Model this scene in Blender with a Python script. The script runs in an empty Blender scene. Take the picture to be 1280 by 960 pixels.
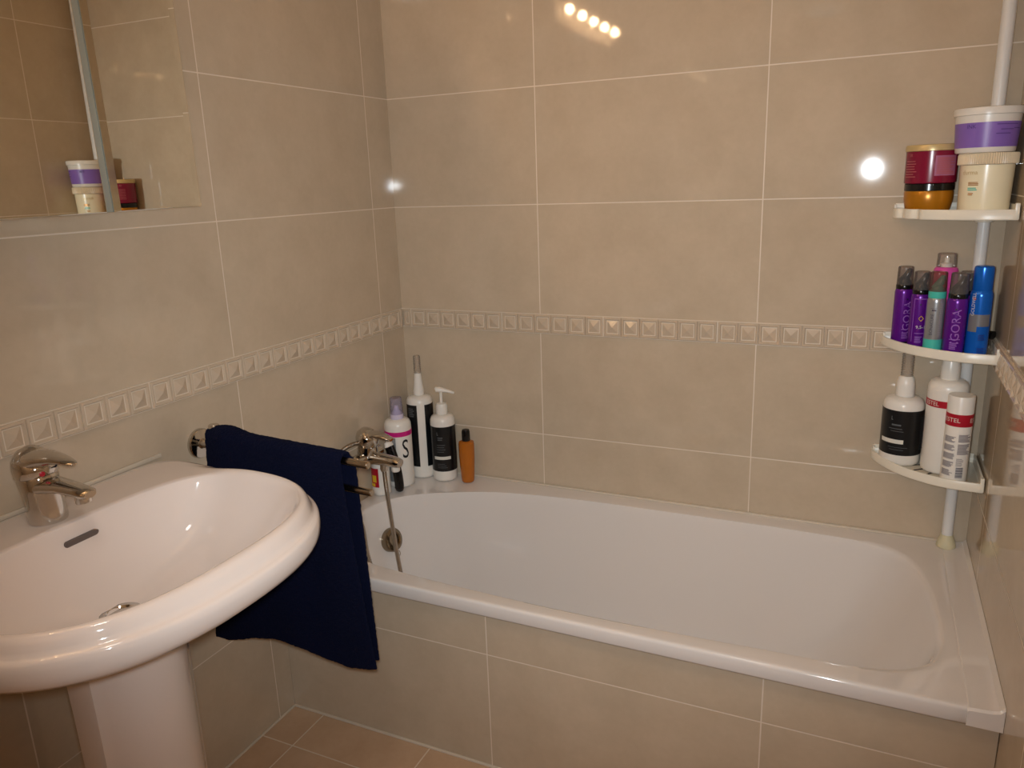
import bpy, bmesh, math, random
from mathutils import Vector, Matrix
random.seed(7)
S = bpy.context.scene
COL = S.collection
PI = math.pi

# ------------------------------------------------------------------ helpers
def lin(c):
    return tuple(((v/255)/12.92 if v/255 <= .04045 else ((v/255+.055)/1.055)**2.4) for v in c) + (1.0,)

class NT:
    """small helper to write node trees"""
    def __init__(self, name):
        self.m = bpy.data.materials.new(name); self.m.use_nodes = True
        self.t = self.m.node_tree; self.t.nodes.clear()
        self.out = self.t.nodes.new('ShaderNodeOutputMaterial')
    def n(self, typ, **kw):
        nd = self.t.nodes.new(typ)
        for k, v in kw.items(): setattr(nd, k, v)
        return nd
    def l(self, a, b): self.t.links.new(a, b)
    def put(self, sock, v):
        if hasattr(v, 'is_linked') or hasattr(v, 'links'): self.l(v, sock)
        else: sock.default_value = v
    def math(self, op, a, b=None, c=None):
        nd = self.n('ShaderNodeMath', operation=op)
        self.put(nd.inputs[0], a)
        if b is not None: self.put(nd.inputs[1], b)
        if c is not None: self.put(nd.inputs[2], c)
        return nd.outputs[0]
    def mix(self, f, a, b):
        nd = self.n('ShaderNodeMix', data_type='RGBA')
        self.put(nd.inputs[0], f); self.put(nd.inputs[6], a); self.put(nd.inputs[7], b)
        return nd.outputs[2]
    def noise(self, vec, scale, detail=3, rough=.5):
        nd = self.n('ShaderNodeTexNoise')
        nd.inputs['Scale'].default_value = scale; nd.inputs['Detail'].default_value = detail
        nd.inputs['Roughness'].default_value = rough
        self.l(vec, nd.inputs['Vector']); return nd.outputs['Fac']
    def obj(self): return self.n('ShaderNodeTexCoord').outputs['Object']
    def bsdf(self, **kw):
        b = self.n('ShaderNodeBsdfPrincipled')
        for k, v in kw.items(): self.put(b.inputs[k.replace('_', ' ')], v)
        self.l(b.outputs[0], self.out.inputs[0]); return b
    def bump(self, b, h, strength=.2, dist=.002):
        nd = self.n('ShaderNodeBump'); nd.inputs['Strength'].default_value = strength
        nd.inputs['Distance'].default_value = dist
        self.l(h, nd.inputs['Height']); self.l(nd.outputs[0], b.inputs['Normal'])

def simple(name, rgb, rough=.4, metal=0, var=.06, scale=30, bump=0, **kw):
    t = NT(name); v = t.obj(); f = t.noise(v, scale)
    c = lin(rgb); d = tuple(x*(1-var) for x in c[:3]) + (1,)
    b = t.bsdf(Base_Color=t.mix(f, d, c), Roughness=rough, Metallic=metal, **kw)
    if bump: t.bump(b, f, bump, .001)
    return t.m

def tile_mat(name, ax, u0, w, rows, ca, cb, grout, rough, gw=.0013, vary=.05):
    """glazed tiles laid out in metres: ax = horizontal axis, rows='wall' or (v axis, v0, pitch)"""
    t = NT(name); o = t.obj(); sp = t.n('ShaderNodeSeparateXYZ'); t.l(o, sp.inputs[0])
    U = sp.outputs[ax]
    def line(p, org, pitch):
        q = t.math('DIVIDE', t.math('SUBTRACT', p, org), pitch)
        fr = t.math('FRACT', t.math('ADD', q, 50.0))
        d = t.math('MINIMUM', fr, t.math('SUBTRACT', 1.0, fr))
        return t.math('MULTIPLY', d, pitch), t.math('FLOOR', q)
    du, iu = line(U, u0, w)
    if rows == 'wall':
        Z = sp.outputs[2]
        up = t.math('GREATER_THAN', Z, .962)
        org = t.math('ADD', t.math('MULTIPLY', up, .990+.004), -.004)
        dv, iv = line(Z, org, .3125)
        iv = t.math('ADD', iv, t.math('MULTIPLY', up, 17.0))
    else:
        dv, iv = line(sp.outputs[rows[0]], rows[1], rows[2])
    d = t.math('MINIMUM', du, dv)
    mr = t.n('ShaderNodeMapRange', interpolation_type='SMOOTHSTEP')
    t.l(d, mr.inputs[0]); mr.inputs[1].default_value = gw*.75; mr.inputs[2].default_value = gw*1.35
    face = mr.outputs[0]
    cmb = t.n('ShaderNodeCombineXYZ'); t.l(iu, cmb.inputs[0]); t.l(iv, cmb.inputs[1])
    wn = t.n('ShaderNodeTexWhiteNoise'); t.l(cmb.outputs[0], wn.inputs['Vector'])
    off = t.n('ShaderNodeVectorMath', operation='MULTIPLY_ADD')
    t.l(wn.outputs['Color'], off.inputs[0]); off.inputs[1].default_value = (7, 7, 7); t.l(o, off.inputs[2])
    f1 = t.noise(off.outputs[0], 9, 5, .6); f2 = t.noise(off.outputs[0], 70, 3)
    f = t.math('ADD', t.math('MULTIPLY', f1, 1.5), t.math('MULTIPLY', f2, .35))
    f = t.math('SUBTRACT', f, .42)
    cl = t.n('ShaderNodeClamp'); t.l(f, cl.inputs[0])
    col = t.mix(cl.outputs[0], lin(ca), lin(cb))
    br = t.n('ShaderNodeHueSaturation'); t.l(col, br.inputs['Color'])
    t.l(t.math('ADD', 1-vary/2, t.math('MULTIPLY', wn.outputs['Value'], vary)), br.inputs['Value'])
    col = t.mix(face, lin(grout), br.outputs[0])
    rg = t.math('ADD', t.math('MULTIPLY', face, rough-.55), .55)
    b = t.bsdf(Base_Color=col, Roughness=rg, IOR=1.52)
    wob = t.noise(o, 14, 1)
    t.bump(b, t.math('ADD', face, t.math('MULTIPLY', wob, .12)), .35, .0008)
    return t.m

def clear_mat(name, tint, fac=.12, rough=.08):
    """thin clear plastic: tinted transmission with a glossy coat"""
    t = NT(name)
    tr = t.n('ShaderNodeBsdfTransparent'); tr.inputs[0].default_value = tint + (1,)
    gl = t.n('ShaderNodeBsdfGlossy'); gl.inputs['Roughness'].default_value = rough
    df = t.n('ShaderNodeBsdfDiffuse'); df.inputs[0].default_value = (tint[0]*.8, tint[1]*.8, tint[2]*.8, 1)
    lw = t.n('ShaderNodeLayerWeight'); lw.inputs[0].default_value = .3
    m0 = t.n('ShaderNodeMixShader'); m0.inputs[0].default_value = fac
    t.l(tr.outputs[0], m0.inputs[1]); t.l(df.outputs[0], m0.inputs[2])
    m1 = t.n('ShaderNodeMixShader')
    t.l(t.math('MULTIPLY', lw.outputs['Fresnel'], .8), m1.inputs[0])
    t.l(m0.outputs[0], m1.inputs[1]); t.l(gl.outputs[0], m1.inputs[2])
    t.l(m1.outputs[0], t.out.inputs[0]); return t.m

M = {}
TA, TB, TG = (190,172,148), (207,189,165), (228,214,196)
RW = .042
M['tile_back'] = tile_mat('tile back', 0, .4759, .6096, 'wall', TA, TB, TG, RW)
M['tile_left'] = tile_mat('tile left', 1, -.1169, .6096, 'wall', TA, TB, TG, RW)
M['tile_right'] = tile_mat('tile right', 1, -.228, .6096, 'wall', TA, TB, TG, RW)
M['tile_front'] = tile_mat('tile front', 0, .30, .6096, 'wall', TA, TB, TG, RW)
M['tile_panel'] = tile_mat('tile panel', 0, .603, .6096, 'wall', TA, TB, TG, RW)
M['floor'] = tile_mat('floor tile', 0, .100, .33, (1, -.797, .33), (196,160,126), (214,180,148), (226,208,184), .22, .0016)
M['border'] = simple('relief tile', (208,188,164), .16, var=.12, scale=40)
M['grout'] = simple('pale grout', (226,212,192), .6)
M['caulk'] = simple('white sealant', (216,202,182), .35)
M['ceiling'] = simple('white paint', (235,228,215), .8)
M['porcelain'] = simple('glazed porcelain', (236,224,216), .06, var=.02, scale=6, Coat_Weight=.5, Coat_Roughness=.03)
M['enamel'] = simple('tub enamel', (232,225,219), .08, var=.02, scale=5, Coat_Weight=.4, Coat_Roughness=.03)
M['chrome'] = simple('chrome', (208,204,198), .07, 1, var=.04, scale=60)
M['steel'] = simple('brushed steel', (190,176,156), .2, 1, var=.1, scale=90)
M['hose'] = simple('hose metal', (190,180,168), .22, 1, var=.25, scale=200)
M['worn_chrome'] = simple('worn chrome', (150,136,116), .14, 1, var=.15, scale=40)
M['mirror'] = simple('mirror glass', (232,232,224), .01, 1, var=0)
M['mirror_edge'] = simple('cut mirror edge', (178,182,172), .2, .5)
M['cabinet'] = simple('cabinet white', (220,212,200), .35)
M['slot'] = simple('worn slot', (112,102,98), .35, .5)
M['dark'] = simple('dark gap', (40,34,30), .6)
M['white_plastic'] = simple('white plastic', (238,232,222), .28, var=.03)
M['shelf_plastic'] = simple('shelf plastic', (240,232,214), .3, var=.04)
M['pole_plastic'] = simple('pole coat', (232,230,226), .3, var=.03)
M['foot_plastic'] = simple('yellowed foot', (222,212,176), .4)
M['black_plastic'] = simple('black plastic', (16,15,16), .18, var=.2)
M['black_label'] = simple('black label', (17,19,22), .3, var=.2)
M['label_print'] = simple('label print', (150,150,150), .5)
M['faint_print'] = simple('faint print', (92,94,96), .5)
M['grey_print'] = simple('grey print', (158,150,150), .5)
M['dark_print'] = simple('dark print', (84,80,96), .5)
M['pale_print'] = simple('pale print', (226,222,210), .5)
M['lilac_label'] = simple('lilac label', (138,104,190), .35, var=.05)
M['lilac_print'] = simple('lilac print', (92,62,140), .5)
M['lilac_plastic'] = simple('lilac plastic', (214,204,226), .3)
M['burgundy'] = simple('burgundy', (134,14,52), .22, var=.06)
M['burg_label'] = simple('mauve label', (176,104,138), .4)
M['burg_print'] = simple('burgundy print', (186,96,100), .5)
M['gold_lid'] = simple('champagne lid', (216,190,134), .3, .25)
M['gold'] = simple('gold jar', (196,128,24), .28, .35, var=.1)
M['cream'] = simple('cream jar', (250,238,204), .25, var=.03)
M['cream_lid'] = simple('cream lid', (232,214,182), .35)
M['purple'] = simple('purple can', (104,24,150), .25, .3, var=.08)
M['purple_print'] = simple('purple print', (158,100,190), .4)
M['silver'] = simple('silver can', (168,170,172), .3, .55)
M['teal'] = simple('teal', (76,196,178), .3)
M['blue'] = simple('metal blue', (20,112,222), .22, .4, var=.06)
M['blue_dark'] = simple('blue print', (16,48,128), .35)
M['blue_grey'] = simple('grey band', (128,126,128), .35, .2)
M['pink'] = simple('pink can', (232,84,176), .25, .1)
M['magenta'] = simple('magenta band', (206,20,126), .35)
M['red'] = simple('red band', (178,14,40), .35)
M['orange'] = simple('orange bottle', (190,108,30), .22, .1, var=.15, scale=50)
M['yellow'] = simple('yellow print', (232,190,40), .4)
M['clear'] = clear_mat('clear plastic', (.93,.90,.86), .14)
M['clear_smoke'] = clear_mat('smoky clear plastic', (.80,.75,.72), .12)
M['clear_red'] = clear_mat('reddish clear plastic', (.74,.46,.42), .14)
M['clear_lilac'] = clear_mat('lilac clear plastic', (.88,.84,.95), .20)

def towel_mat():
    t = NT('navy terry'); v = t.obj(); f = t.noise(v, 420, 4, .7); g = t.noise(v, 12, 3)
    ff = t.math('ADD', t.math('MULTIPLY', f, .7), t.math('MULTIPLY', g, .4))
    b = t.bsdf(Base_Color=t.mix(ff, lin((5,6,16)), lin((13,18,46))), Roughness=.95, Sheen_Weight=.12, Sheen_Roughness=.5)
    b.inputs['Specular IOR Level'].default_value = .1
    b.inputs['Sheen Tint'].default_value = lin((60,80,150))
    t.bump(b, f, .9, .004); return t.m
M['towel'] = towel_mat()

def emis(name, rgb, s):
    t = NT(name); e = t.n('ShaderNodeEmission'); e.inputs[0].default_value = rgb + (1,); e.inputs[1].default_value = s
    t.l(e.outputs[0], t.out.inputs[0]); return t.m

# ---- objects
def link(name, me, mat, parent=None, smooth=True, ang=38):
    o = bpy.data.objects.new(name, me); COL.objects.link(o)
    for m in (mat if isinstance(mat, (list, tuple)) else [mat]): me.materials.append(m)
    if smooth:
        for p in me.polygons: p.use_smooth = True
        me.set_sharp_from_angle(angle=math.radians(ang))
    if parent: o.parent = parent
    return o
def from_bm(name, bm, mat, parent=None, smooth=True, ang=38, recalc=True):
    if recalc: bmesh.ops.recalc_face_normals(bm, faces=bm.faces)
    me = bpy.data.meshes.new(name); bm.to_mesh(me); bm.free()
    return link(name, me, mat, parent, smooth, ang)
def thing(name, label, cat, loc=(0,0,0), rz=0, group=None):
    o = bpy.data.objects.new(name, None); COL.objects.link(o); o.empty_display_size = .05
    o.location = loc; o.rotation_euler = (0, 0, rz)
    return tag(o, label, cat, group)
def tag(o, label, cat, group=None):
    o['label'] = label; o['category'] = cat
    if group: o['group'] = group
    return o
def struct(o, label=None):
    o['kind'] = 'structure'
    if label: o['label'] = label
    return o

def add_box(bm, x0, x1, y0, y1, z0, z1, bev=0, seg=2):
    r = bmesh.ops.create_cube(bm, size=1)
    for v in r['verts']:
        v.co = Vector(((x0+x1)/2+v.co.x*(x1-x0), (y0+y1)/2+v.co.y*(y1-y0), (z0+z1)/2+v.co.z*(z1-z0)))
    if bev:
        es = list({e for v in r['verts'] for e in v.link_edges})
        bmesh.ops.bevel(bm, geom=es, offset=bev, segments=seg, profile=.6, affect='EDGES')
def box(name, x0, x1, y0, y1, z0, z1, mat, parent=None, bev=0, seg=2):
    bm = bmesh.new(); add_box(bm, x0, x1, y0, y1, z0, z1, bev, seg)
    return from_bm(name, bm, mat, parent, smooth=bool(bev))

def loft(bm, rings, cap0=True, cap1=True, closed=True):
    """rings: lists of equal length of (x,y,z)"""
    vs = [[bm.verts.new(p) for p in r] for r in rings]
    n = len(rings[0]); last = n if closed else n-1
    for a, b in zip(vs[:-1], vs[1:]):
        for i in range(last):
            j = (i+1) % n
            bm.faces.new((a[i], a[j], b[j], b[i]))
    if cap0: bm.faces.new(list(reversed(vs[0])))
    if cap1: bm.faces.new(vs[-1])
    return vs
def lathe(name, prof, mat, parent=None, seg=40, off=(0,0), ang=38, sx=1, sy=1):
    """prof: [(r,z)...] from bottom to top, closed at both ends"""
    bm = bmesh.new()
    rings = [[(off[0]+sx*r*math.cos(2*PI*i/seg), off[1]+sy*r*math.sin(2*PI*i/seg), z) for i in range(seg)] for r, z in prof]
    loft(bm, rings)
    return from_bm(name, bm, mat, parent, True, ang)
def frame_at(d):
    d = d.normalized(); up = Vector((0,0,1)) if abs(d.z) < .95 else Vector((0,1,0))
    s = d.cross(up).normalized(); return s, s.cross(d).normalized()
def add_tube(bm, pts, radii, seg=16, flat=(1,1), cap=True):
    P = [Vector(p) for p in pts]
    if not isinstance(radii, (list, tuple)): radii = [radii]*len(P)
    rings = []; s = None
    for i, p in enumerate(P):
        d = (P[min(i+1, len(P)-1)] - P[max(i-1, 0)]).normalized()
        if s is None: s, u = frame_at(d)
        else:
            s = (s - d*s.dot(d)).normalized(); u = s.cross(d).normalized()
        r = radii[i]
        ra, rb = (r if isinstance(r, tuple) else (r*flat[0], r*flat[1]))
        rings.append([p + s*ra*math.cos(2*PI*k/seg) + u*rb*math.sin(2*PI*k/seg) for k in range(seg)])
    loft(bm, rings, cap, cap)
def tube(name, pts, radii, mat, parent=None, seg=16, flat=(1,1), ang=40):
    bm = bmesh.new(); add_tube(bm, pts, radii, seg, flat)
    return from_bm(name, bm, mat, parent, True, ang)
def smooth_pts(pts, n=12, closed=False):
    P = [Vector(p) for p in pts]; out = []; N = len(P)
    rng = N if closed else N-1
    for i in range(rng):
        g = (lambda k: P[k % N]) if closed else (lambda k: P[min(max(k, 0), N-1)])
        a, b, c, d = g(i-1), g(i), g(i+1), g(i+2)
        for k in range(n):
            t = k/n
            out.append(.5*((2*b)+(-a+c)*t+(2*a-5*b+4*c-d)*t*t+(-a+3*b-3*c+d)*t**3))
    if not closed: out.append(P[-1])
    return out

# patches wrapped round an upright cylinder; phi in degrees, 0 = towards local -Y, + = to the viewer's right
def cyl(r, phi, z): return (r*math.sin(phi), -r*math.cos(phi), z)
def wrap(name, r, z0, z1, p0, p1, mat, parent, th=.0005, r1=None, n=None):
    r1 = r if r1 is None else r1
    p0, p1 = math.radians(p0), math.radians(p1); n = n or max(2, int(abs(p1-p0)/.08))
    bm = bmesh.new(); full = abs(p1-p0) > 6.27
    rings = []
    for i in range(n+(0 if full else 1)):
        p = p0+(p1-p0)*i/n
        rings.append([cyl(r-.0006, p, z0), cyl(r+th, p, z0), cyl(r1+th, p, z1), cyl(r1-.0006, p, z1)])
    if full: rings.append(rings[0])
    loft(bm, rings, not full, not full)
    if full: bmesh.ops.remove_doubles(bm, verts=bm.verts, dist=1e-6)
    return from_bm(name, bm, mat, parent, True, 40)
def prints(name, r, rows, mat, parent, th=.0008):
    """rows of small printed blocks: (z0,z1,phi0,phi1)"""
    bm = bmesh.new()
    for z0, z1, p0, p1 in rows:
        a, b = math.radians(p0), math.radians(p1); n = max(1, int((b-a)/.12))
        rr = [[cyl(r+th-.0005, a+(b-a)*i/n, z0), cyl(r+th, a+(b-a)*i/n, z0), cyl(r+th, a+(b-a)*i/n, z1), cyl(r+th-.0005, a+(b-a)*i/n, z1)] for i in range(n+1)]
        loft(bm, rr)
    return from_bm(name, bm, mat, parent, False)
def lines(z0, z1, n, p0, p1, fill=.55):
    out = []; h = (z1-z0)/n
    for i in range(n):
        out.append((z0+h*i, z0+h*(i+fill), p0, p1-random.random()*(p1-p0)*.35))
    return out
def text_mesh(s, size):
    cu = bpy.data.curves.new('tmp', 'FONT'); cu.body = s; cu.size = size; cu.resolution_u = 3
    cu.align_x = 'CENTER'; cu.align_y = 'CENTER'
    ob = bpy.data.objects.new('tmp', cu); COL.objects.link(ob)
    dg = bpy.context.evaluated_depsgraph_get(); me = ob.evaluated_get(dg).to_mesh()
    V = [v.co.copy() for v in me.vertices]; F = [tuple(p.vertices) for p in me.polygons]
    ob.evaluated_get(dg).to_mesh_clear(); bpy.data.objects.remove(ob); bpy.data.curves.remove(cu)
    return V, F
def lettering(s, size, r, phi, z, mat, parent, vertical=False, sx=1, name='lettering', th=.0011):
    V, F = text_mesh(s, size); me = bpy.data.meshes.new(name); out = []
    for v in V:
        a, b = v.x*sx, v.y
        if vertical: a, b = -b, a
        out.append(cyl(r+th, math.radians(phi)+a/r, z+b))
    me.from_pydata(out, [], F); me.update()
    return link(name, me, mat, parent, False)
def clear_cap(name, r, z0, z1, mat, parent, taper=.94, seg=32):
    h = z1-z0; R = r*taper
    return lathe(name, [(r*.99, z0), (r, z0+.001), (R, z1-.004), (R*.97, z1-.0012), (R*.86, z1)], mat, parent, seg)

# ------------------------------------------------------------------ room shell
W, YF, H = 1.609, -2.62, 2.36
o = box('floor', -.1, W+.1, YF-.1, .1, -.1, 0, M['floor']); struct(o, 'terracotta beige tiled floor')
o = box('ceiling', -.1, W+.1, YF-.1, .1, H, H+.1, M['ceiling']); struct(o, 'white painted ceiling')
o = box('wall_back', -.1, W+.1, 0, .1, 0, H, M['tile_back']); struct(o, 'beige tiled wall along the bathtub')
o = box('wall_left', -.1, 0, YF, 0, 0, H, M['tile_left']); struct(o, 'beige tiled wall behind the washbasin')
o = box('wall_right', W, W+.1, YF, 0, 0, H, M['tile_right']); struct(o, 'beige tiled wall at the right end of the bathtub')
o = box('wall_front', -.1, W+.1, YF-.1, YF, 0, H, M['tile_front']); struct(o, 'beige tiled wall facing the bathtub')

# relief border tiles: pieces of six framed pyramids
def border(name, along, start, end, joint0):
    bm = bmesh.new(); pitch = .3165/6; z0, z1 = .9345, .9895
    def P(u, d, z):                      # u along the wall, d out of the wall
        return (u, -d, z) if along == 'x' else ((d, u, z) if along == 'y' else (W-d, u, z))
    k0 = math.floor((start-joint0)/pitch)-1
    k = k0
    while True:
        a = joint0+k*pitch; b = a+pitch; k += 1
        if a > end: break
        if b < start: continue
        jl = ((k-1) % 6 == 0); jr = (k % 6 == 0)
        a2 = max(a+(.0016 if jl else 0), start); b2 = min(b-(.0016 if jr else 0), end)
        if b2-a2 < .01: continue
        def ring(ins, d): return [P(a2+ins, d, z0+ins), P(b2-ins, d, z0+ins), P(b2-ins, d, z1-ins), P(a2+ins, d, z1-ins)]
        e = .0 
        rings = [ring(0, .0005), ring(.0004, .0055), ring(.002, .0075), ring(.0055, .0078), ring(.0082, .0035), ring(.0096, .0032)]
        vs = loft(bm, rings, True, False)
        c = bm.verts.new(P((a2+b2)/2, .0105, (z0+z1)/2)); top = vs[-1]
        for i in range(4): bm.faces.new((top[i], top[(i+1) % 4], c))
    # bed of pale grout showing in the joints
    m0 = len(bm.faces)
    if along == 'x': add_box(bm, start, end, -.0035, -.0002, z0-.0015, z1+.0015)
    elif along == 'y': add_box(bm, .0002, .0035, start, end, z0-.0015, z1+.0015)
    else: add_box(bm, W-.0035, W-.0002, start, end, z0-.0015, z1+.0015)
    bm.faces.ensure_lookup_table()
    for f in bm.faces[m0:]: f.material_index = 1
    return struct(from_bm(name, bm, [M['border'], M['grout']], None, False), 'band of relief border tiles with small pyramids')
border('trim_1', 'x', .009, W-.009, .0365)
border('trim_2', 'y', YF+.01, -.0085, -.655)
border('trim_3', 'r', YF+.01, -.0085, -.70)

# ------------------------------------------------------------------ bathtub
RIM = .456
pan = box('trim_5', 0.001, W-.001, -.668, -.645, 0.001, .43, M['tile_panel']); struct(pan, 'beige tiled panel below the front rim of the bathtub')
caulkb = bmesh.new(); add_box(caulkb, .002, W-.002, -.674, -.667, .0, .005, .002)
add_box(caulkb, 0, .006, -2.5, -.668, 0, .005, .002)
struct(from_bm('trim_4', caulkb, M['grout']), 'pale grout line along the floor edge')

tub = thing('bathtub', 'white enamel bathtub built in along the back wall', 'bathtub', (.8, -.34, 0))
TL = Vector((.8, -.34, 0))
ctrl = [(.055,-.375),(.068,-.275),(.13,-.20),(.223,-.148),(.353,-.098),(.52,-.072),(.70,-.062),(1.02,-.058),(1.28,-.06),(1.385,-.07),
        (1.455,-.105),(1.498,-.175),(1.52,-.28),(1.530,-.41),(1.524,-.51),(1.485,-.585),(1.388,-.627),(1.199,-.637),(1.043,-.644),(.781,-.648),(.536,-.641),(.345,-.628),(.237,-.612),(.135,-.567),(.076,-.48)]
OUT = [Vector((p.x, p.y, 0)) for p in smooth_pts([(a, b, 0) for a, b in ctrl], 8, True)]
OUT.reverse()
def rect_pt(p, x0, x1, y0, y1, rad):
    c = Vector(((x0+x1)/2, (y0+y1)/2, 0)); d = p-c
    t = min((x1-x0)/2/abs(d.x) if abs(d.x) > 1e-9 else 9e9, (y1-y0)/2/abs(d.y) if abs(d.y) > 1e-9 else 9e9)
    q = c+d*t
    hx, hy = (x1-x0)/2, (y1-y0)/2; lx, ly = q.x-c.x, q.y-c.y
    if abs(lx) > hx-rad and abs(ly) > hy-rad:
        cx, cy = math.copysign(hx-rad, lx), math.copysign(hy-rad, ly)
        v = Vector((lx-cx, ly-cy)); v = v.normalized()*rad if v.length > 1e-9 else v
        q = Vector((c.x+cx+v.x, c.y+cy+v.y, 0))
    return q
def basin_ring(t, z):
    ring = []
    for p in OUT:
        b = rect_pt(p, .20, 1.16, -.535, -.165, .13)
        q = p.lerp(b, t); ring.append((q.x, q.y, z))
    return ring
rings = []
X0, X1, Y0, Y1 = .003, 1.562, -.691, -.003
for ins, z in [(.012, RIM-.036), (.002, RIM-.034), (.0, RIM-.030), (.0, RIM-.007), (.0008, RIM-.0035), (.003, RIM-.0008), (.0065, RIM), (.012, RIM)]:
    rings.append([(*rect_pt(p, X0+ins, X1-ins, Y0+ins, Y1-ins, .012)[:2], z) for p in OUT])
for f in (.5, .85):
    rings.append([tuple((lambda a, b: (a.x+(b.x-a.x)*f, a.y+(b.y-a.y)*f, RIM-.001-.002*f))(rect_pt(p, X0+.012, X1-.012, Y0+.012, Y1-.012, .012), p)) for p in OUT])
for t, z in [(0, RIM-.004), (.012, RIM-.009), (.03, RIM-.02), (.055, RIM-.05), (.14, .34), (.27, .25), (.42, .17), (.58, .115), (.74, .088), (.88, .078), (1, .075)]:
    rings.append(basin_ring(t, z))
bm = bmesh.new()
loft(bm, [[(x-TL.x, y-TL.y, z) for x, y, z in r] for r in rings], False, True)
o = from_bm('shell', bm, M['enamel'], tub, True, 60)
# sealing strip between tub and right wall
bm = bmesh.new()
sec = [(1.553, RIM-.033), (1.553, RIM-.001), (1.556, RIM+.001), (1.590, RIM+.003), (1.601, RIM+.006), (1.6085, RIM+.014), (1.6085, RIM-.033)]
loft(bm, [[(x-TL.x, y-TL.y, z-(.004 if y < -.69 and z > RIM-.01 else 0)) for x, z in sec] for y in (-.004, -.35, -.689, -.693)])
from_bm('sealing_strip', bm, M['enamel'], tub, True, 30)
bm = bmesh.new(); add_box(bm, .003-TL.x, 1.56-TL.x, -.007-TL.y, -.0005-TL.y, RIM-.012, RIM+.005, .003)
from_bm('sealant', bm, M['caulk'], tub)
# overflow
OV = Vector((.093, -.285, .335)); nrm = Vector((1, -.1, .34)).normalized()
s_, u_ = frame_at(nrm)
def disc(name, c, n, prof, mat, parent, seg=36):
    bm = bmesh.new(); s, u = frame_at(n)
    loft(bm, [[c+n*h+s*r*math.cos(2*PI*k/seg)+u*r*math.sin(2*PI*k/seg) for k in range(seg)] for r, h in prof])
    return from_bm(name, bm, mat, parent)
ovc = disc('overflow_cover', OV-TL, nrm, [(.036, -.012), (.037, .004), (.034, .010), (.024, .0125), (.020, .010), (.019, .006), (.010, .0055)], M['worn_chrome'], tub)
pts = [OV-TL+nrm*.006+s_*.009*math.sin(a)-u_*(.036+.009-.009*math.cos(a)) for a in [2*PI*i/20 for i in range(20)]]
bm = bmesh.new(); add_tube(bm, pts+[pts[0]], .0011, 8, cap=False); from_bm('chain_ring', bm, M['steel'], tub)

# ------------------------------------------------------------------ bath mixer with hose
mx = thing('bath_mixer', 'chrome single-lever bath mixer on the left wall over the bathtub', 'tap', (0, -.31, .6))
def B(x, y, z): return Vector((x, y+.31, z-.6))
bm = bmesh.new(); add_tube(bm, [B(.045, -.372, .602), B(.045, -.369, .602), B(.045, -.251, .602), B(.045, -.248, .602)], [.018, .021, .021, .018], 24)
add_tube(bm, [B(.048, -.31, .600), B(.05, -.31, .628), B(.052, -.31, .640)], [.029, .030, .027], 28)
from_bm('body', bm, M['chrome'], mx)
for y in (-.355, -.265):
    disc('escutcheon', B(.0005, y, .602), Vector((1, 0, 0)), [(.025, 0), (.025, .004), (.022, .010), (.016, .014), (.015, .026)], M['chrome'], mx)
bm = bmesh.new()
add_tube(bm, [B(.050, -.31, .640), B(.0515, -.31, .650), B(.053, -.31, .664), B(.055, -.31, .676), B(.058, -.31, .684), B(.060, -.31, .688)], [.029, .033, .034, .031, .022, .010], 28)
add_tube(bm, [B(.056, -.31, .672), B(.085, -.31, .676), B(.11, -.31, .672), B(.133, -.31, .666), B(.137, -.31, .665)], [(.030, .011), (.022, .010), (.017, .0085), (.013, .006), (.009, .004)], 20)
from_bm('lever', bm, M['chrome'], mx)
tube('spout', [B(.050, -.31, .602), B(.08, -.31, .603), B(.12, -.31, .601), B(.152, -.31, .597), B(.160, -.31, .596)], [(.026, .021), (.022, .018), (.020, .016), (.019, .0155), (.016, .012)], M['chrome'], mx, 20)
tube('aerator', [B(.143, -.31, .588), B(.143, -.31, .573), B(.143, -.31, .571)], [.0125, .0125, .011], M['white_plastic'], mx, 20)
tube('hose_nut', [B(.103, -.31, .590), B(.103, -.31, .572), B(.103, -.31, .566)], [.0115, .0115, .009], M['chrome'], mx, 12)
hp = smooth_pts([B(.103, -.31, .570), B(.105, -.31, .52), B(.112, -.308, .42), B(.120, -.306, .32), B(.135, -.31, .22), B(.165, -.35, .145), B(.195, -.41, .125), B(.178, -.452, .21), B(.130, -.455, .36),
                 B(.114, -.452, .462), B(.070, -.445, .56), B(.030, -.42, .622), B(.018, -.385, .643), B(.030, -.352, .653), B(.045, -.332, .652)], 60)
rad = [.0066 if (i % 3) else .0054 for i in range(len(hp))]
tube('shower_hose', hp, rad, M['hose'], mx, 12, ang=80)

# ------------------------------------------------------------------ washbasin on its pedestal
YB = -1.29
wb = thing('washbasin', 'pinkish white porcelain pedestal washbasin below the mirror cabinet', 'washbasin', (.27, YB, 0))
N = 144
def sel(th, xm, half, af, ab, nf, nb):
    c, s = math.cos(th), math.sin(th); n, a = (nf, af) if c >= 0 else (nb, ab)
    k = (abs(c)**n+abs(s)**n)**(-1/n)
    return c*k*a+xm, s*k*half
def sm(a, b, x):
    t = min(max((x-a)/(b-a), 0), 1); return t*t*(3-2*t)
THS = [2*PI*(i+.5)/N for i in range(N)]
rings = []
bowl = [(.05, .686), (.12, .6865), (.24, .6905), (.40, .700), (.56, .712), (.70, .730), (.81, .753), (.89, .780), (.945, .806), (.975, .822), (.99, .831)]
E_ = [sel(t, .27, .278, .238, .125, 2.8, 3.2) for t in THS]
O_ = [sel(t, .27, .318, .290, .268, 2.35, 11) for t in THS]
for s, z in bowl:
    rings.append([(.245+(x-.245)*s-.27, y*s, z) for x, y in E_])
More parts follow.
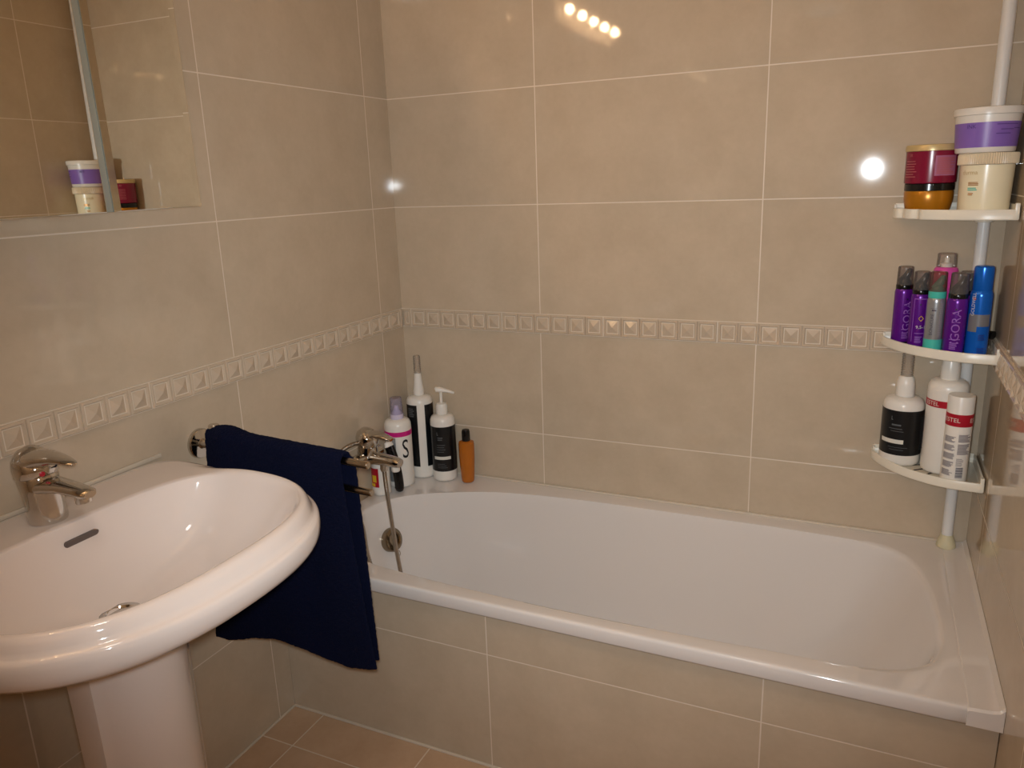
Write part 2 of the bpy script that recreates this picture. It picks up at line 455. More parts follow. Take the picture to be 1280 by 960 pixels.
rim = [(0, .836), (.10, .842), (.26, .8445), (.44, .841), (.56, .834), (.64, .826), (.71, .820), (.80, .818), (.90, .817), (.97, .813), (1.0, .803), (.99, .794), (.955, .786), (.88, .779), (.74, .773)]
for k, (t, z) in enumerate(rim):
    r = []
    for (ex, ey), (ox, oy) in zip(E_, O_):
        w = sm(.05, .30, ox)
        if k <= 9: zd = .833 - .003*t if t < .97 else .826
        else: zd = [.818, .804, .792, .782, .773][k-10]
        x, y = ex+(ox-ex)*t, ey+(oy-ey)*t
        tt = t
        if k > 9: # underside draws in, the back stays on the wall
            x = max(x, .002); 
        r.append((x-.27, y, zd*(1-w)+z*w))
    rings.append(r)
for s, z in [(.80, .757), (.66, .729), (.52, .703), (.40, .684), (.25, .676)]:
    rings.append([((.20+(x-.20)*s)-.27, y*s, z) for x, y in O_])
bm = bmesh.new(); loft(bm, rings, True, True)
o = from_bm('basin', bm, M['porcelain'], wb, True, 70)
# pedestal: front column with a narrow flute down each side
half = [(.262, .084), (.222, .086), (.221, .099), (.264, .101), (.278, .098), (.283, .091), (.290, .084), (.304, .073), (.320, .053), (.331, .030), (.335, .010)]
inner = [(.322, .008), (.316, .030), (.302, .052)]
sec = half+[(x, -y) for x, y in reversed(half)]
sec = sec+[(x, -y) for x, y in reversed(inner)]+inner
bm = bmesh.new(); rr = []
for z, k, kx in [(0, 1.06, 1.12), (.02, 1.06, 1.12), (.06, .98, .98), (.18, .95, .94), (.40, .955, .98), (.55, .97, 1.0), (.64, .99, 1.02), (.678, 1.0, 1.03)]:
    rr.append([(.25+(x-.25)*kx-.27, y*k, z) for x, y in sec])
loft(bm, rr); from_bm('pedestal', bm, M['porcelain'], wb, True, 28)
tube('waste_pipe', smooth_pts([(-.025, 0, .678), (-.025, 0, .60), (-.030, 0, .52), (-.07, 0, .48), (-.12, 0, .50), (-.15, 0, .52), (-.20, 0, .52), (-.268, 0, .52)], 5), .016, M['white_plastic'], wb, 16)
# overflow slot in the back of the bowl
bm = bmesh.new()
sl = []
for i in range(24):
    a = 2*PI*i/24; dy = .026*(1 if math.cos(a) > 0 else -1)+.0055*math.cos(a)
    sl.append((dy, .0055*math.sin(a)))
loft(bm, [[(.150+.30*(dz)-.27-.004+d, dy+.018, .802+dz) for dy, dz in sl] for d in (-.004, .009)])
from_bm('overflow_slot', bm, M['slot'], wb)
disc('drain_ring', Vector((.245-.27, 0, .6865)), Vector((0, 0, 1)), [(.033, -.004), (.033, .004), (.030, .0050), (.024, .0045), (.021, .0015), (.004, .0015)], M['chrome'], wb)
bm = bmesh.new(); add_box(bm, .0005-.27, .0045-.27, -.322, .322, .826, .8348, .0018); from_bm('sealant', bm, M['caulk'], wb)

tp = thing('basin_tap', 'chrome single-lever tap on the washbasin deck', 'tap', (.093, -1.283, .8325))
def T(x, z, y=0): return Vector((x-.093, y, z-.8305))
bm = bmesh.new(); add_tube(bm, [T(.094, .831), T(.094, .834), T(.092, .86), T(.088, .885), T(.085, .907), T(.0845, .910)], [.0295, .0305, .0298, .0305, .0325, .031], 32)
from_bm('body', bm, M['chrome'], tp)
bm = bmesh.new(); add_tube(bm, [T(.0845, .9105), T(.084, .914), T(.083, .926), T(.0835, .937), T(.086, .946), T(.089, .951), T(.092, .953)], [.0325, .0345, .0350, .0335, .028, .018, .006], 32)
add_tube(bm, [T(.062, .930), T(.078, .9365), T(.098, .941), T(.120, .945), T(.143, .947), T(.165, .946), T(.182, .943), T(.186, .942)], [(.024, .012), (.0325, .0185), (.0300, .0165), (.0235, .0125), (.0175, .0085), (.0130, .0055), (.009, .0035), (.005, .002)], 24)
from_bm('lever', bm, M['chrome'], tp)
tube('spout', [T(.092, .893), T(.120, .897), T(.150, .8985), T(.185, .8965), T(.206, .894), T(.2125, .893)], [(.027, .018), (.024, .0135), (.020, .0105), (.0175, .0095), (.016, .009), (.011, .006)], M['chrome'], tp, 24)
tube('aerator', [T(.192, .892), T(.1935, .878), T(.1937, .8765)], [.0125, .0125, .0115], M['chrome'], tp, 24)
disc('temperature_mark', T(.083+.0325, .920, -.0105), Vector((1, -.32, 0)).normalized(), [(.0045, -.003), (.0045, .0012), (.003, .002)], M['red'], tp, 16)

# ------------------------------------------------------------------ mirror cabinet and lamp bar
CY0, CY1, CZ0, CZ1, CD = -2.10, -.921, 1.3345, 1.95, .158
cab = thing('mirror_cabinet', 'wide wall cabinet with mirror doors above the washbasin', 'cabinet', (0, (CY0+CY1)/2, CZ0))
cy = (CY0+CY1)/2
box('cabinet_body', .004, CD-.001, CY0+.004-cy, CY1-.004-cy, .003, CZ1-CZ0, M['cabinet'], cab, .002)
def door(y0, y1, bl, br):
    bm = bmesh.new(); bw = 1; x0, x1 = CD, CD+.006
    z0, z1 = 0, CZ1-CZ0
    def ring(k, x): return [(x, y0+k*bl-cy, z0+k*.0014), (x, y1-k*br-cy, z0+k*.0014), (x, y1-k*br-cy, z1-k*.0014), (x, y0+k*bl-cy, z1-k*.0014)]
    vs = loft(bm, [ring(0, x0), ring(0, x1-.0007), ring(bw, x1)], True, True)
    bm.faces.ensure_lookup_table()
    for f in bm.faces:
        c = f.calc_center_median()
        if c.x < x1-.0006: f.material_index = 1
    return from_bm('mirror_door', bm, [M['mirror'], M['mirror_edge']], cab, False)
door(CY0, -1.128, .014, .0015); door(-1.114, CY1, .014, .014)
box('joint_strip', CD, CD+.0035, -1.1275-cy, -1.1145-cy, 0, CZ1-CZ0, M['mirror_edge'], cab, .0008)
cab.rotation_euler = (math.radians(.7), math.radians(.2), 0)

M['bulb'] = emis('warm bulb', (1.0, .62, .32), 175)
lb = thing('lamp_bar', 'white lamp bar with warm round bulbs on top of the mirror cabinet', 'lamp', (.07, -1.52, CZ1+.011))
bm = bmesh.new(); add_box(bm, -.05, .03, -.40, .40, 0, .12, .006); from_bm('housing', bm, M['cabinet'], lb)
for i in range(5):
    y = .31-.155*i
    disc('socket', Vector((.029, y, .088)), Vector((1, 0, 0)), [(.016, 0), (.016, .012), (.012, .016)], M['chrome'], lb, 24)
    q = .018
    lathe('bulb', [(q*.2, .088-q), (q*.6, .088-q*.8), (q*.9, .088-q*.44), (q, .088), (q*.9, .088+q*.44), (q*.6, .088+q*.8), (q*.2, .088+q)], M['bulb'], lb, 20, (.062, y), 90)

# ------------------------------------------------------------------ towel rack and towel
tr = thing('towel_rack', 'chrome swing-arm towel rack on the left wall beside the washbasin', 'towel rack', (0, -.864, .822))
def K(x, y, z): return Vector((x, y+.864, z-.822))
disc('rosette', K(.0005, -.862, .822), Vector((1, 0, 0)), [(.034, 0), (.034, .006), (.032, .009), (.012, .010), (.0095, .014), (.0095, .05)], M['chrome'], tr, 40)
tube('post', [K(.06, -.870, .770), K(.06, -.870, .772), K(.06, -.870, .872), K(.06, -.870, .874)], [.010, .012, .012, .0105], M['chrome'], tr, 24)
AU0, AU1 = Vector((.06, -.870, .848)), Vector((.495, -.911, .848))
AL0, AL1 = Vector((.06, -.870, .789)), Vector((.494, -.905, .789))
for a, b in ((AU0, AU1), (AL0, AL1)):
    d = (b-a).normalized()
    tube('arm', [K(*(a+d*.008)), K(*(b-d*.0015)), K(*b)], [.0075, .0075, .006], M['steel'], tr, 20)

def towel():
    nu, nv = 70, 120
    me = bpy.data.meshes.new('towel'); V = []; F = []
    rnd = random.Random(3)
    def wav(x, a): return math.sin(x*a)
    def hem(u):   # bottom height of the front layer along the arm
        pts = [(0, .358), (.10, .362), (.30, .398), (.45, .412), (.62, .408), (.74, .396), (.85, .392), (1, .420)]
        for (a, b), (c, d) in zip(pts[:-1], pts[1:]):
            if u <= c: return b+(d-b)*(u-a)/(c-a)
        return pts[-1][1]
    zt = .848; R = .0165
    for j in range(nv+1):
        s = j/nv
        for i in range(nu+1):
            u = i/nu
            ax = .050+(.437-.050)*u; ay = AU0.y+(AU1.y-AU0.y)*((ax-.06)/.435)
            bul = 1+.55*math.exp(-((u-.14)/.11)**2)
            rr = R*bul
            zf = hem(u); zb = .415+.012*math.sin(u*5)
            if s < .52:                      # front layer, hem to arm
                t = s/.52; z = zf+(zt-zf)*t; y = ay-rr
                dn = 1-t
                y += -.022*dn*(1-.3*u)+.006*dn*math.sin(u*9+1)+.003*math.sin(u*17+t*4)*dn
                x = ax-.038*dn**1.4*(1-u)**2+.060*(dn**1.3)*(u**3)
            elif s < .64:                    # over the arm
                a = (s-.52)/.12*PI; y = ay-rr*math.cos(a); z = zt+rr*math.sin(a)*(1.0 if u > .4 else 1.0); x = ax
            else:                            # back layer
                t = (s-.64)/.36; z = zt+(zb-zt)*t; y = ay+rr-.004*t+.004*math.sin(u*11)*t; x = ax+.010*u-.004*t*(1-u)+.022*t*u**3
            x = max(x, .009)
            V.append((x-.25, y+.885, z-.36))
    for j in range(nv):
        for i in range(nu):
            a = j*(nu+1)+i; F.append((a, a+1, a+nu+2, a+nu+1))
    me.from_pydata(V, [], F); me.update()
    o = link('towel', me, M['towel'], None, True, 180)
    o.location = (.25, -.885, .36)
    so = o.modifiers.new('thick', 'SOLIDIFY'); so.thickness = .007; so.offset = 0
    tx = bpy.data.textures.new('nap', 'CLOUDS'); tx.noise_scale = .006
    sb = o.modifiers.new('sub', 'SUBSURF'); sb.levels = 1; sb.render_levels = 2
    dp = o.modifiers.new('nap', 'DISPLACE'); dp.texture = tx; dp.strength = .0032; dp.texture_coords = 'LOCAL'
    tag(o, 'navy blue terry towel hanging over the upper arm of the towel rack', 'towel')
towel()

# ------------------------------------------------------------------ corner shelf caddy
PX, PY = 1.563, -.034
sc = thing('corner_shelf', 'white plastic corner shelf on a tension pole standing on the bathtub ledge', 'shelf', (PX, PY, RIM))
pole = lathe('pole', [(.0125, .012), (.0125, 1.0), (.0135, 1.001), (.0135, H-RIM-.02)], M['pole_plastic'], sc, 28)
lathe('pole_foot', [(.021, .0015), (.022, .004), (.020, .014), (.0145, .030), (.014, .034)], M['foot_plastic'], sc, 28)
lathe('ceiling_foot', [(.0145, H-RIM-.034), (.020, H-RIM-.014), (.022, H-RIM-.003), (.021, H-RIM-.001)], M['foot_plastic'], sc, 28)
def shelf(zb, steps=False):
    """quarter-round tray with an upstanding lip; zb = underside"""
    edge = [(1.378, -.0025), (1.3795, -.028), (1.392, -.058), (1.412, -.092), (1.440, -.126), (1.474, -.153), (1.512, -.174), (1.550, -.185), (1.600, -.189)]
    if steps:
        edge = [(1.382, -.0025), (1.380, -.024), (1.379, -.048), (1.386, -.068), (1.399, -.076), (1.402, -.094), (1.413, -.108), (1.427, -.114), (1.431, -.132), (1.447, -.146), (1.480, -.163), (1.515, -.178), (1.552, -.187), (1.600, -.189)]
    e = [(p.x, p.y) for p in smooth_pts([(a, b, 0) for a, b in edge], 5)]
    poly = e+[(1.6065, -.186), (1.6065, -.0025)]
    cx, cyy = 1.53, -.07
    def inset(d):
        out = []
        n = len(poly)
        for i, (x, y) in enumerate(poly):
            px, py = poly[i-1]; qx, qy = poly[(i+1) % n]
            tx, ty = qx-px, qy-py; L = math.hypot(tx, ty) or 1
            out.append((x-ty/L*d, y+tx/L*d))
        return out
    bm = bmesh.new()
    fl, lip = zb+.009, zb+.0215
    R = lambda d, z: [(x-PX, y-PY, z-RIM) for x, y in inset(d)]
    loft(bm, [R(.0015, zb), R(0, zb+.002), R(0, lip-.002), R(.0012, lip), R(.0048, lip), R(.006, lip-.0015), R(.0065, fl+.001), R(.008, fl)], True, True)
    # raised ends of the lip against the walls
    add_box(bm, 1.3815-PX, 1.386-PX, -.022-PY, -.003-PY, zb+.004-RIM, zb+.029-RIM, .0015)
    add_box(bm, 1.5975-PX, 1.606-PX, -.189-PY, -.176-PY, zb+.002-RIM, zb+.034-RIM, .002)
    add_box(bm, 1.6015-PX, 1.6062-PX, -.178-PY, -.01-PY, zb+.004-RIM, zb+.030-RIM, .0015)
    add_box(bm, 1.384-PX, 1.603-PX, -.0065-PY, -.0028-PY, zb+.004-RIM, zb+.031-RIM, .0015)
    # collar that grips the pole
    seg = 24
    loft(bm, [[(r*math.cos(2*PI*k/seg), r*math.sin(2*PI*k/seg), z-RIM) for k in range(seg)] for r, z in [(.017, zb-.012), (.0185, zb-.010), (.0185, fl+.012), (.017, fl+.014)]])
    s = from_bm('shelf', bm, M['shelf_plastic'], sc, True, 35)
    bm = bmesh.new()   # drain slots
    for k in range(4):
        a = math.radians(205+k*13); c = Vector((1.585, -.02)); d = Vector((math.cos(a), math.sin(a)))
        n = Vector((-d.y, d.x)); p0, p1 = c+d*.10, c+d*.155; w = .0022
        q = [p0-n*w, p1-n*w, p1+n*w, p0+n*w]
        loft(bm, [[(v.x-PX, v.y-PY, z-RIM) for v in q] for z in (fl-.002, fl+.0006)])
    from_bm('drain_slots', bm, M['dark'], s, False)
    return fl
Z3 = shelf(.664); Z2 = shelf(.955); Z1 = shelf(1.256, True)
# clamp knob behind the middle shelf
tube('clamp_knob', [Vector((1.575-PX, -.05-PY, 1.000-RIM)), Vector((1.590-PX, -.062-PY, .998-RIM)), Vector((1.603-PX, -.072-PY, .997-RIM))], [.007, .009, .010], M['black_plastic'], sc, 16)

# ------------------------------------------------------------------ toiletries
CAM = Vector((1.34196, -2.05216, 1.36474))
def item(name, label, cat, x, y, z, group=None):
    a = math.atan2(CAM.y-y, CAM.x-x)
    return thing(name, label, cat, (x, y, z), a+PI/2, group)
def can_profile(r, h):
    return [(r*.86, 0), (r*.97, .0015), (r, .005), (r, h-.014), (r*.985, h-.009), (r*.9, h-.003), (r*.80, h)]

zl = RIM+.0005
# --- bottles on the tub ledge
def bottle_body(r, h, mat, t, neck=.35, name='body'):
    return lathe(name, [(r*.88, 0), (r*.97, .003), (r, .010), (r, h-.026), (r*.985, h-.016), (r*.90, h-.007), (r*.72, h-.0015), (r*neck, h), (r*neck, h+.006)], mat, t, 44, ang=50)

b = item('shampoo_bottle', 'white bottle with a pink band and a black letter S behind the bath mixer', 'bottle', .047, -.142, zl, 'bottles on the bathtub ledge')
r = .0415; h = .216
bottle_body(r, h, M['white_plastic'], b)
wrap('pink_band', r, .166, .181, -180, 180, M['magenta'], b)
wrap('grey_label', r, .02, .164, -84, -14, M['silver'], b)
lettering('S', .085, r, 27, .123, M['black_label'], b, sx=.62)
lathe('neck', [(.020, h), (.0205, h+.004), (.0205, h+.014), (.016, h+.018), (.009, h+.026), (.006, h+.040), (.004, h+.041)], M['lilac_plastic'], b, 28)
clear_cap('cap', .0200, h+.010, h+.066, M['clear_lilac'], b)

b = item('applicator_bottle', 'tallest white bottle with two black panels and a ribbed nozzle, in the tub corner', 'bottle', .072, -.047, zl, 'bottles on the bathtub ledge')
r = .0415; h = .268
bottle_body(r, h, M['white_plastic'], b)
wrap('panel', r, .040, .243, -78, -14, M['black_label'], b); wrap('panel', r, .040, .243, 20, 90, M['black_label'], b)
prints('fine_print', r, lines(.205, .235, 5, -60, -26), M['faint_print'], b)
lathe('nozzle', [(.017, h+.002), (.0175, h+.012), (.0145, h+.030), (.0115, h+.062), (.0105, h+.072)], M['white_plastic'], b, 28)
prof = []
for i in range(9): prof += [(.0105, h+.070+i*.006), (.0115, h+.0725+i*.006), (.0105, h+.0755+i*.006)]
lathe('ribbed_tip', prof+[(.010, h+.126), (.008, h+.127)], M['clear'], b, 24, ang=20)

b = item('pump_bottle', 'white pump bottle with a black label, between the tall bottle and the orange one', 'bottle', .154, -.050, zl, 'bottles on the bathtub ledge')
r = .0390; h = .213
bottle_body(r, h, M['white_plastic'], b)
wrap('label', r, .034, .180, -180, 180, M['black_label'], b)
lettering('L', .014, r, -28, .158, M['label_print'], b, sx=.6); prints('fine_print', r, lines(.137, .150, 2, -28, -4, .5), M['faint_print'], b)
prints('middle_print', r, lines(.098, .128, 4, -34, 6, .22), M['faint_print'], b); prints('lower_print', r, lines(.046, .064, 3, -34, 14, .22), M['faint_print'], b)
wrap('pale_strip', r+.0003, .0735, .0835, -50, 30, M['pale_print'], b)
lathe('pump_collar', [(.0175, h+.001), (.0185, h+.004), (.0185, h+.026), (.016, h+.034), (.008, h+.037)], M['white_plastic'], b, 28)
tube('pump_stem', [(0, 0, h+.035), (0, 0, h+.072)], .0048, M['white_plastic'], b, 16)
bm = bmesh.new(); add_tube(bm, [(-.017, .002, h+.078), (-.015, .002, h+.079), (-.004, 0, h+.079), (.006, 0, h+.077), (.022, -.003, h+.0735), (.038, -.006, h+.068), (.041, -.0065, h+.0665)],
                           [(.006, .006), (.0095, .0085), (.0105, .009), (.0095, .0075), (.007, .005), (.0055, .004), (.004, .003)], 16)
from_bm('pump_head', bm, M['white_plastic'], b)

b = item('hair_oil_bottle', 'small orange bottle with a black cap on the tub ledge', 'bottle', .237, -.053, zl, 'bottles on the bathtub ledge')
r = .0245; h = .134
lathe('body', [(r*.72, 0), (r*.80, .003), (r*.84, .012), (r*.93, .05), (r, .085), (r*1.0, h-.010), (r*.95, h-.003), (r*.7, h), (r*.5, h+.001)], M['orange'], b, 36, ang=50)
lathe('cap', [(.0125, h-.001), (.0128, h+.002), (.0128, h+.030), (.011, h+.0365), (.006, h+.038)], M['black_plastic'], b, 28)

b = item('cleanser_bottle', 'white bottle with a red and yellow label under the bath mixer spout', 'bottle', .0315, -.229, zl, 'bottles on the bathtub ledge')
r = .0285; h = .105
bottle_body(r, h, M['white_plastic'], b, .45)
lathe('cap', [(.0135, h+.004), (.0145, h+.006), (.0145, h+.024), (.012, h+.027)], M['white_plastic'], b, 24)
wrap('label', r, .028, .088, -75, -15, M['red'], b); wrap('yellow_mark', r+.0004, .044, .066, -60, -30, M['yellow'], b)
wrap('yellow_stripe', r+.0003, .030, .040, -75, -40, M['yellow'], b)
b = thing('brush', 'glossy black curved brush handle leaning in front of the pink banded bottle', 'brush', (.078, -.203, zl))
bp = smooth_pts([(0, 0, .012), (0, 0, .035), (-.006, .002, .070), (-.017, .004, .110), (-.029, .005, .142)], 6)
n = len(bp)
tube('handle', [Vector((0, 0, .0005)), Vector((0, 0, .004))]+bp, [(.006, .005), (.012, .009)]+[(.0150+.002*(i/n), .011-.001*(i/n)) for i in range(n)], M['black_plastic'], b, 20, ang=70)
tube('handle_tip', [bp[-1]-Vector((0, 0, .001)), bp[-1]+Vector((-.005, .001, .012)), bp[-1]+Vector((-.007, .001, .016))], [(.0172, .0102), (.014, .009), (.006, .004)], M['white_plastic'], b, 18)

# --- jars on the top shelf
z = Z1+.0005
G = 'jars on the top shelf'
b = item('gold_jar', 'amber gold jar with a black lid, under the burgundy jar', 'jar', 1.447, -.056, z, G)
lathe('body', [(.037, 0), (.041, .002), (.0455, .012), (.049, .030), (.0495, .046), (.048, .050)], M['gold'], b, 48, ang=60)
lathe('lid', [(.0492, .0500), (.0500, .051), (.0500, .0645), (.0490, .0655)], M['black_plastic'], b, 48)
zr = z+.0658
b = item('hair_mask_jar', 'burgundy jar with a champagne lid stacked on the gold jar', 'jar', 1.447, -.056, zr, G)
lathe('body', [(.0495, 0), (.0515, .0015), (.0518, .004), (.0518, .068)], M['burgundy'], b, 56)
lathe('lid', [(.0515, .0682), (.0535, .069), (.0535, .078), (.0525, .081), (.050, .082)], M['gold_lid'], b, 56)
wrap('label', .0518, .016, .058, 8, 62, M['burg_label'], b)
prints('fine_print', .0523, lines(.02, .055, 12, 12, 58), M['burg_print'], b, .0009)
lettering('SR', .009, .0518, -50, .060, M['burg_print'], b, name='lettering'); prints('small_print', .0518, lines(.014, .052, 7, -66, -30, .3), M['burg_print'], b)

b = item('cream_jar', 'tall cream coloured jar with a ribbed lid at the right of the top shelf', 'jar', 1.550, -.098, z, G)
lathe('body', [(.0455, 0), (.0475, .002), (.048, .006), (.0505, .094), (.0505, .101)], M['cream'], b, 56, ang=50)
bm = bmesh.new(); rings = []
for rr_, zz in [(.0535, .1015), (.0555, .103), (.0555, .121), (.0540, .1245)]:
    rings.append([((rr_+(.0007 if k % 2 else -.0007))*math.cos(2*PI*k/160), (rr_+(.0007 if k % 2 else -.0007))*math.sin(2*PI*k/160), zz) for k in range(160)])
loft(bm, rings); from_bm('lid', bm, M['cream_lid'], b, True, 20)
lettering('durma', .013, .0503, -37, .086, M['gold_lid'], b, name='lettering')
prints('amber_print', .0495, lines(.060, .068, 3, -38, -14)+lines(.040, .046, 2, -36, -22), M['gold'], b, .0012)
prints('teal_print', .0495, lines(.050, .057, 2, -38, -14), M['teal'], b, .0012)
zp = z+.1248
b = item('treatment_tub', 'white tub with a lilac band stacked on the cream jar', 'jar', 1.5415, -.101, zp, G)
r0, r1 = .0555, .0605
lathe('body', [(r0-.004, 0), (r0-.001, .0015), (r0, .004), (r1, .076)], M['white_plastic'], b, 60)
lathe('lid', [(r1+.001, .0745), (r1+.0035, .0755), (r1+.004, .086), (r1+.003, .089), (r1, .090)], M['white_plastic'], b, 60)
rz = lambda q: r0+(r1-r0)*(q-.004)/.072
wrap('band', rz(.011), .011, .060, -180, 180, M['lilac_label'], b, r1=rz(.060))
lettering('INK', .011, rz(.052)+.0004, -28, .052, M['lilac_print'], b, name='lettering')
prints('fine_print', rz(.046)+.0006, [(.054, .0555, 16, 62), (.044, .0455, 24, 50), (.046, .0475, 52, 70), (.036, .0375, 16, 44)], M['lilac_print'], b)

# --- cans on the middle shelf
z = Z2+.0005
G = 'hair cans on the middle shelf'
def mousse_nozzle(t, h, mat, s=1.0, flip=1):
    bm = bmesh.new()
    add_tube(bm, [(0, 0, h), (0, 0, h+.010), (flip*.001, 0, h+.018)], [.0145*s, .013*s, .009*s], 18)
    add_tube(bm, [(-.010*flip*s, 0, h+.010), (-.004*flip*s, 0, h+.015), (.004*flip*s, 0, h+.024), (.009*flip*s, 0, h+.036), (.0095*flip*s, 0, h+.040)], [(.005, .006), (.0075, .008), (.008, .0085), (.006, .006), (.004, .004)], 14)
    return from_bm('nozzle', bm, mat, t)
def purple_can(x, y, r, h, ch, label, word, phi, name='mousse_can', flip=1):
    t = item(name, label, 'spray can', x, y, z, G)
    lathe('body', can_profile(r, h), M['purple'], t, 40, ang=50)
    wrap('base_ring', r-.0006, .0, .004, -180, 180, M['black_plastic'], t)
    lathe('collar', [(r*.90, h-.004), (r*.93, h-.002), (r*.93, h+.005), (r*.88, h+.007)], M['black_plastic'], t, 36)
    mousse_nozzle(t, h+.004, M['black_plastic'], r/.0205, flip)
    clear_cap('cap', r*.89, h+.005, h+.005+ch, M['clear_smoke'], t, .95)
    if word:
        lettering(word, .0235, r, phi, .062, M['purple_print'], t, True, 1.05)
    prints('fine_print', r, lines(.012, .028, 5, phi-26, phi+22, .5), M['purple_print'], t)
    prints('rule_line', r, [(.033, .0345, phi-30, phi+28)], M['purple_print'], t)
    disc('dot', Vector(cyl(r, math.radians(phi-8), h-.026)), Vector(cyl(1, math.radians(phi-8), 0)), [(.0018, -.001), (.0018, .0006)], M['black_label'], t, 12)
    return t
purple_can(1.418, -.0300, .0198, .131, .044, 'purple mousse can furthest left on the middle shelf', 'IGORA', 34)
t = purple_can(1.4510, -.0735, .0192, .126, .043, 'purple mousse can with a small gold diamond, second from the left', None, 14)
bm = bmesh.new()
for a, b2 in [((-.005, 0), (0, .006)), ((0, .006), (.005, 0)), ((.005, 0), (0, -.006)), ((0, -.006), (-.005, 0))]:
    add_tube(bm, [cyl(.0197, math.radians(16)+a[0]/.0192, .068+a[1]), cyl(.0197, math.radians(16)+b2[0]/.0192, .068+b2[1])], .0007, 6)
from_bm('diamond_mark', bm, M['yellow'], t, False)
prints('label_frame', .0192, [(.014, .112, -34, -31), (.014, .112, 44, 47), (.112, .1135, -34, 47)], M['purple_print'], t)
lettering('9,5-1', .010, .0192, 18, .048, M['pale_print'], t)

t = item('foam_can', 'silver foam can with teal nozzle and teal foot, in the middle of the shelf', 'spray can', 1.4815, -.1115, z, G)
r, h = .0187, .124
lathe('body', can_profile(r, h), M['silver'], t, 40, ang=50)
wrap('teal_foot', r, .0005, .028, -180, 180, M['teal'], t)
lathe('collar', [(r*.93, h-.004), (r*.96, h-.002), (r*.96, h+.010), (r*.80, h+.013)], M['teal'], t, 36)
mousse_nozzle(t, h+.006, M['teal'], .95, 1)
clear_cap('cap', r*.92, h+.006, h+.054, M['clear_red'], t, .97)
prints('fine_print', r, [(.098, .0985, -30, 10), (.092, .0955, -22, 4)], M['dark_print'], t)
lettering('BONACURE', .009, r, -16, .062, M['dark_print'], t, True); prints('side_print', r, lines(.036, .112, 16, 24, 52), M['grey_print'], t)

purple_can(1.5210, -.1265, .0208, .126, .047, 'purple mousse can between the silver foam can and the blue can', 'IGORA', 6)

t = item('blue_spray_can', 'metallic blue spray can at the right end of the middle shelf', 'spray can', 1.5650, -.1235, z, G)
r, h = .0222, .142
lathe('body', can_profile(r, h), M['blue'], t, 40, ang=50)
lathe('cap', [(r*.84, h-.003), (r*.87, h-.001), (r*.87, h+.044), (r*.83, h+.049), (r*.7, h+.051)], M['blue'], t, 36)
wrap('grey_band', r, .052, .090, -58, -6, M['blue_grey'], t); wrap('grey_band', r, .064, .090, -6, 62, M['blue_grey'], t)
lettering('GOLDWELL', .0105, r, -34, .112, M['pale_print'], t, True, .9)
disc('red_dot', Vector(cyl(r, math.radians(-32), .134-.010)), Vector(cyl(1, math.radians(-32), 0)), [(.0032, -.001), (.0032, .0007)], M['red'], t, 16)
prints('fine_print', r, lines(.034, .048, 4, 6, 50)+lines(.006, .018, 4, 6, 50), M['blue_dark'], t)

t = item('hairspray_can', 'pink hairspray can with a clear cap, behind the silver foam can', 'spray can', 1.4995, -.0335, z, G)
r, h = .0260, .180
lathe('body', can_profile(r, h), M['pink'], t, 40, ang=50)
tube('nozzle', [(0, 0, h-.001), (0, 0, h+.008), (0, 0, h+.010), (0, 0, h+.020), (0, 0, h+.022)], [.012, .012, .0055, .005, .004], M['white_plastic'], t, 20)
clear_cap('cap', r*.80, h-.002, h+.031, M['clear'], t, .96)
purple_can(1.5420, -.0760, .0190, .127, .044, 'smoky clear cap of a can hidden behind the purple and blue cans', None, 0)

# --- bottles on the bottom shelf
z = Z3+.0005
G = 'bottles on the bottom shelf'
b = item('conditioner_bottle', 'white bottle with a black label and ribbed tip on the bottom shelf', 'bottle', 1.4400, -.0495, z, G)
r, h = .0452, .165
bottle_body(r, h, M['white_plastic'], b, .4)
wrap('label', r, .027, .137, -180, 180, M['black_label'], b)
lettering('L', .013, r, -28, .118, M['label_print'], b, sx=.6); prints('fine_print', r, [(.100, .104, -28, -2), (.092, .0935, -36, 2), (.086, .0872, -30, 6)], M['faint_print'], b); prints('lower_print', r, [(.046, .047, -34, 20), (.040, .041, -30, 10)], M['faint_print'], b); prints('side_print', r, lines(.04, .125, 12, 62, 88, .3), M['faint_print'], b)
wrap('pale_strip', r+.0003, .056, .066, -62, 8, M['pale_print'], b)
lathe('nozzle', [(.0205, h+.001), (.021, h+.004), (.0200, h+.030), (.0175, h+.044), (.0135, h+.049)], M['white_plastic'], b, 28)
prof = []
for i in range(9): prof += [(.0125, h+.047+i*.0062), (.0138, h+.050+i*.0062), (.0125, h+.053+i*.0062)]
lathe('ribbed_tip', prof+[(.0125, h+.106), (.010, h+.107)], M['clear'], b, 24, ang=20)

b = item('large_shampoo_bottle', 'large white bottle with a red band behind the smaller banded bottle', 'bottle', 1.5265, -.0830, z, G)
r, h = .0425, .222
bottle_body(r, h, M['white_plastic'], b, .45)
wrap('red_band', r, .160, .176, -180, 180, M['red'], b)
lettering('ESTEL', .0135, r, -44, .168, M['pale_print'], b)
prints('fine_print', r, lines(.05, .13, 16, -86, -72, .4), M['dark_print'], b)
lathe('cap', [(.0195, h+.001), (.0200, h+.003), (.0200, h+.030), (.0185, h+.034), (.0185, h+.058), (.017, h+.060)], M['white_plastic'], b, 32)

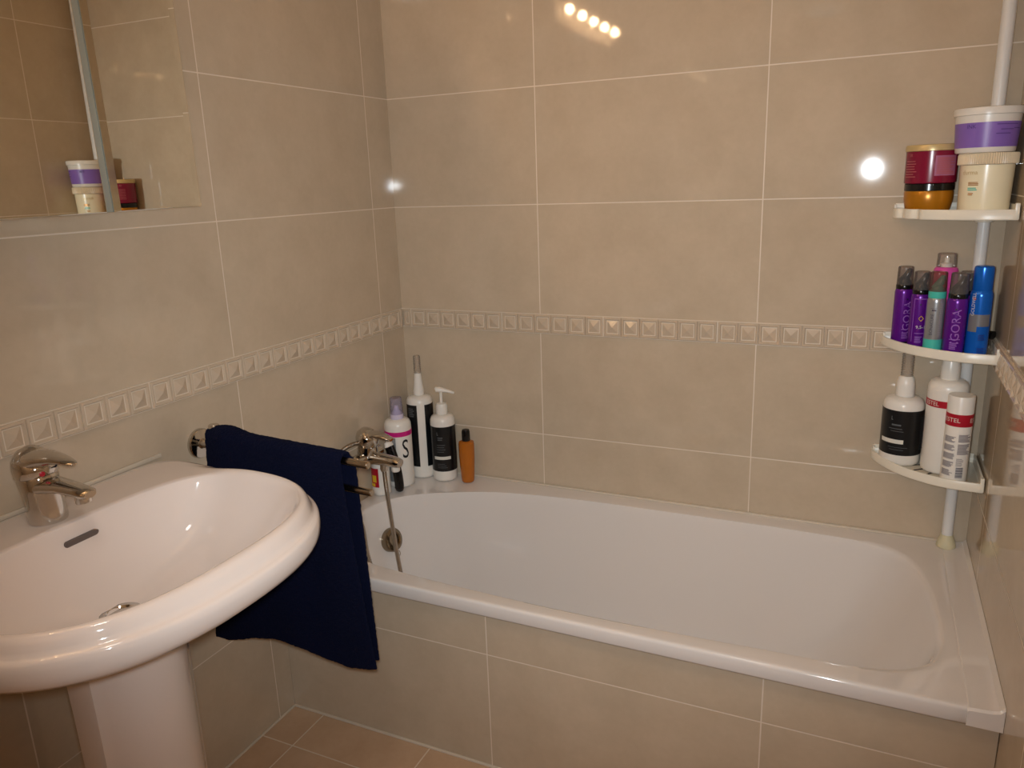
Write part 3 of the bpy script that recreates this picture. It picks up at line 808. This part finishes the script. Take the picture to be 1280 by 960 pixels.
b = item('small_shampoo_bottle', 'small white bottle with a red band and grey print, at the shelf front', 'bottle', 1.5480, -.1505, z, G)
r, h = .0268, .203
lathe('body', [(r*.9, 0), (r*.98, .002), (r, .006), (r, h-.003), (r*.96, h-.0005), (r*.5, h)], M['white_plastic'], b, 44, ang=50)
wrap('red_band', r, .135, .163, -180, 180, M['red'], b)
lettering('ESTEL', .0135, r, -32, .149, M['pale_print'], b); lettering('ESTEL', .0135, r, 84, .149, M['pale_print'], b)
rows = []
for k in range(5): rows += lines(.020+k*.0195, .034+k*.0195, 7, -58, -4, .7)
prints('left_text', r, rows, M['grey_print'], b)
prints('right_text', r, lines(.100, .118, 8, 6, 66, .75)+lines(.071, .096, 10, 6, 66, .75)+lines(.044, .063, 6, 6, 40, .45), M['grey_print'], b)
prints('barcode', r, [(.016+i*.0021, .016+i*.0021+(.0013 if i % 3 else .0007), 8, 40) for i in range(12)], M['dark_print'], b)

# ------------------------------------------------------------------ light
fl = bpy.data.lights.new('camera_flash', 'SPOT'); fl.energy = 70.0; fl.color = (.88, .95, 1.0); fl.shadow_soft_size = .02
fl.spot_size = math.radians(99); fl.spot_blend = 1.0
fo = bpy.data.objects.new('camera_flash', fl); COL.objects.link(fo); fo.location = CAM+Vector((-.027, .03, .004))
fo.rotation_euler = Vector((-.3561, .9205, -.1608)).to_track_quat('-Z', 'Y').to_euler()
wd = bpy.data.worlds.new('World'); S.world = wd; wd.use_nodes = True
wd.node_tree.nodes['Background'].inputs[0].default_value = (.9, .7, .5, 1); wd.node_tree.nodes['Background'].inputs[1].default_value = .02

# added fill lamp under the ceiling, out of view, for neutral ambient light
M['fill_diffuser'] = emis('fill light glow', (1.0, .90, .80), 20.0)
cl = thing('fill_lamp', 'added fill light shaped as a round flush ceiling lamp', 'lamp', (.95, -1.75, H-.055))
lathe('base', [(.135, .030), (.140, .034), (.140, .0545)], M['white_plastic'], cl, 48)
lathe('fill_diffuser', [(.03, .0), (.08, .006), (.115, .018), (.128, .032), (.128, .036)], M['fill_diffuser'], cl, 48)

# ------------------------------------------------------------------ camera
cd = bpy.data.cameras.new('Camera'); co = bpy.data.objects.new('Camera', cd); COL.objects.link(co)
fwd = Vector((-.41160794, .87544624, -.25332347)); rt = Vector((.90820498, .41713076, -.03414142)); up = Vector((-.07578004, .24412251, .96677897))
mw = Matrix(((rt.x, up.x, -fwd.x, CAM.x), (rt.y, up.y, -fwd.y, CAM.y), (rt.z, up.z, -fwd.z, CAM.z), (0, 0, 0, 1)))
co.matrix_world = mw
cd.sensor_width = 36; cd.lens = 962.03/1280*36; cd.clip_start = .02
S.camera = co
vs = S.view_settings; vs.view_transform = 'Standard'; vs.look = 'None'; vs.gamma = 1; vs.use_curve_mapping = False; vs.exposure = -.08
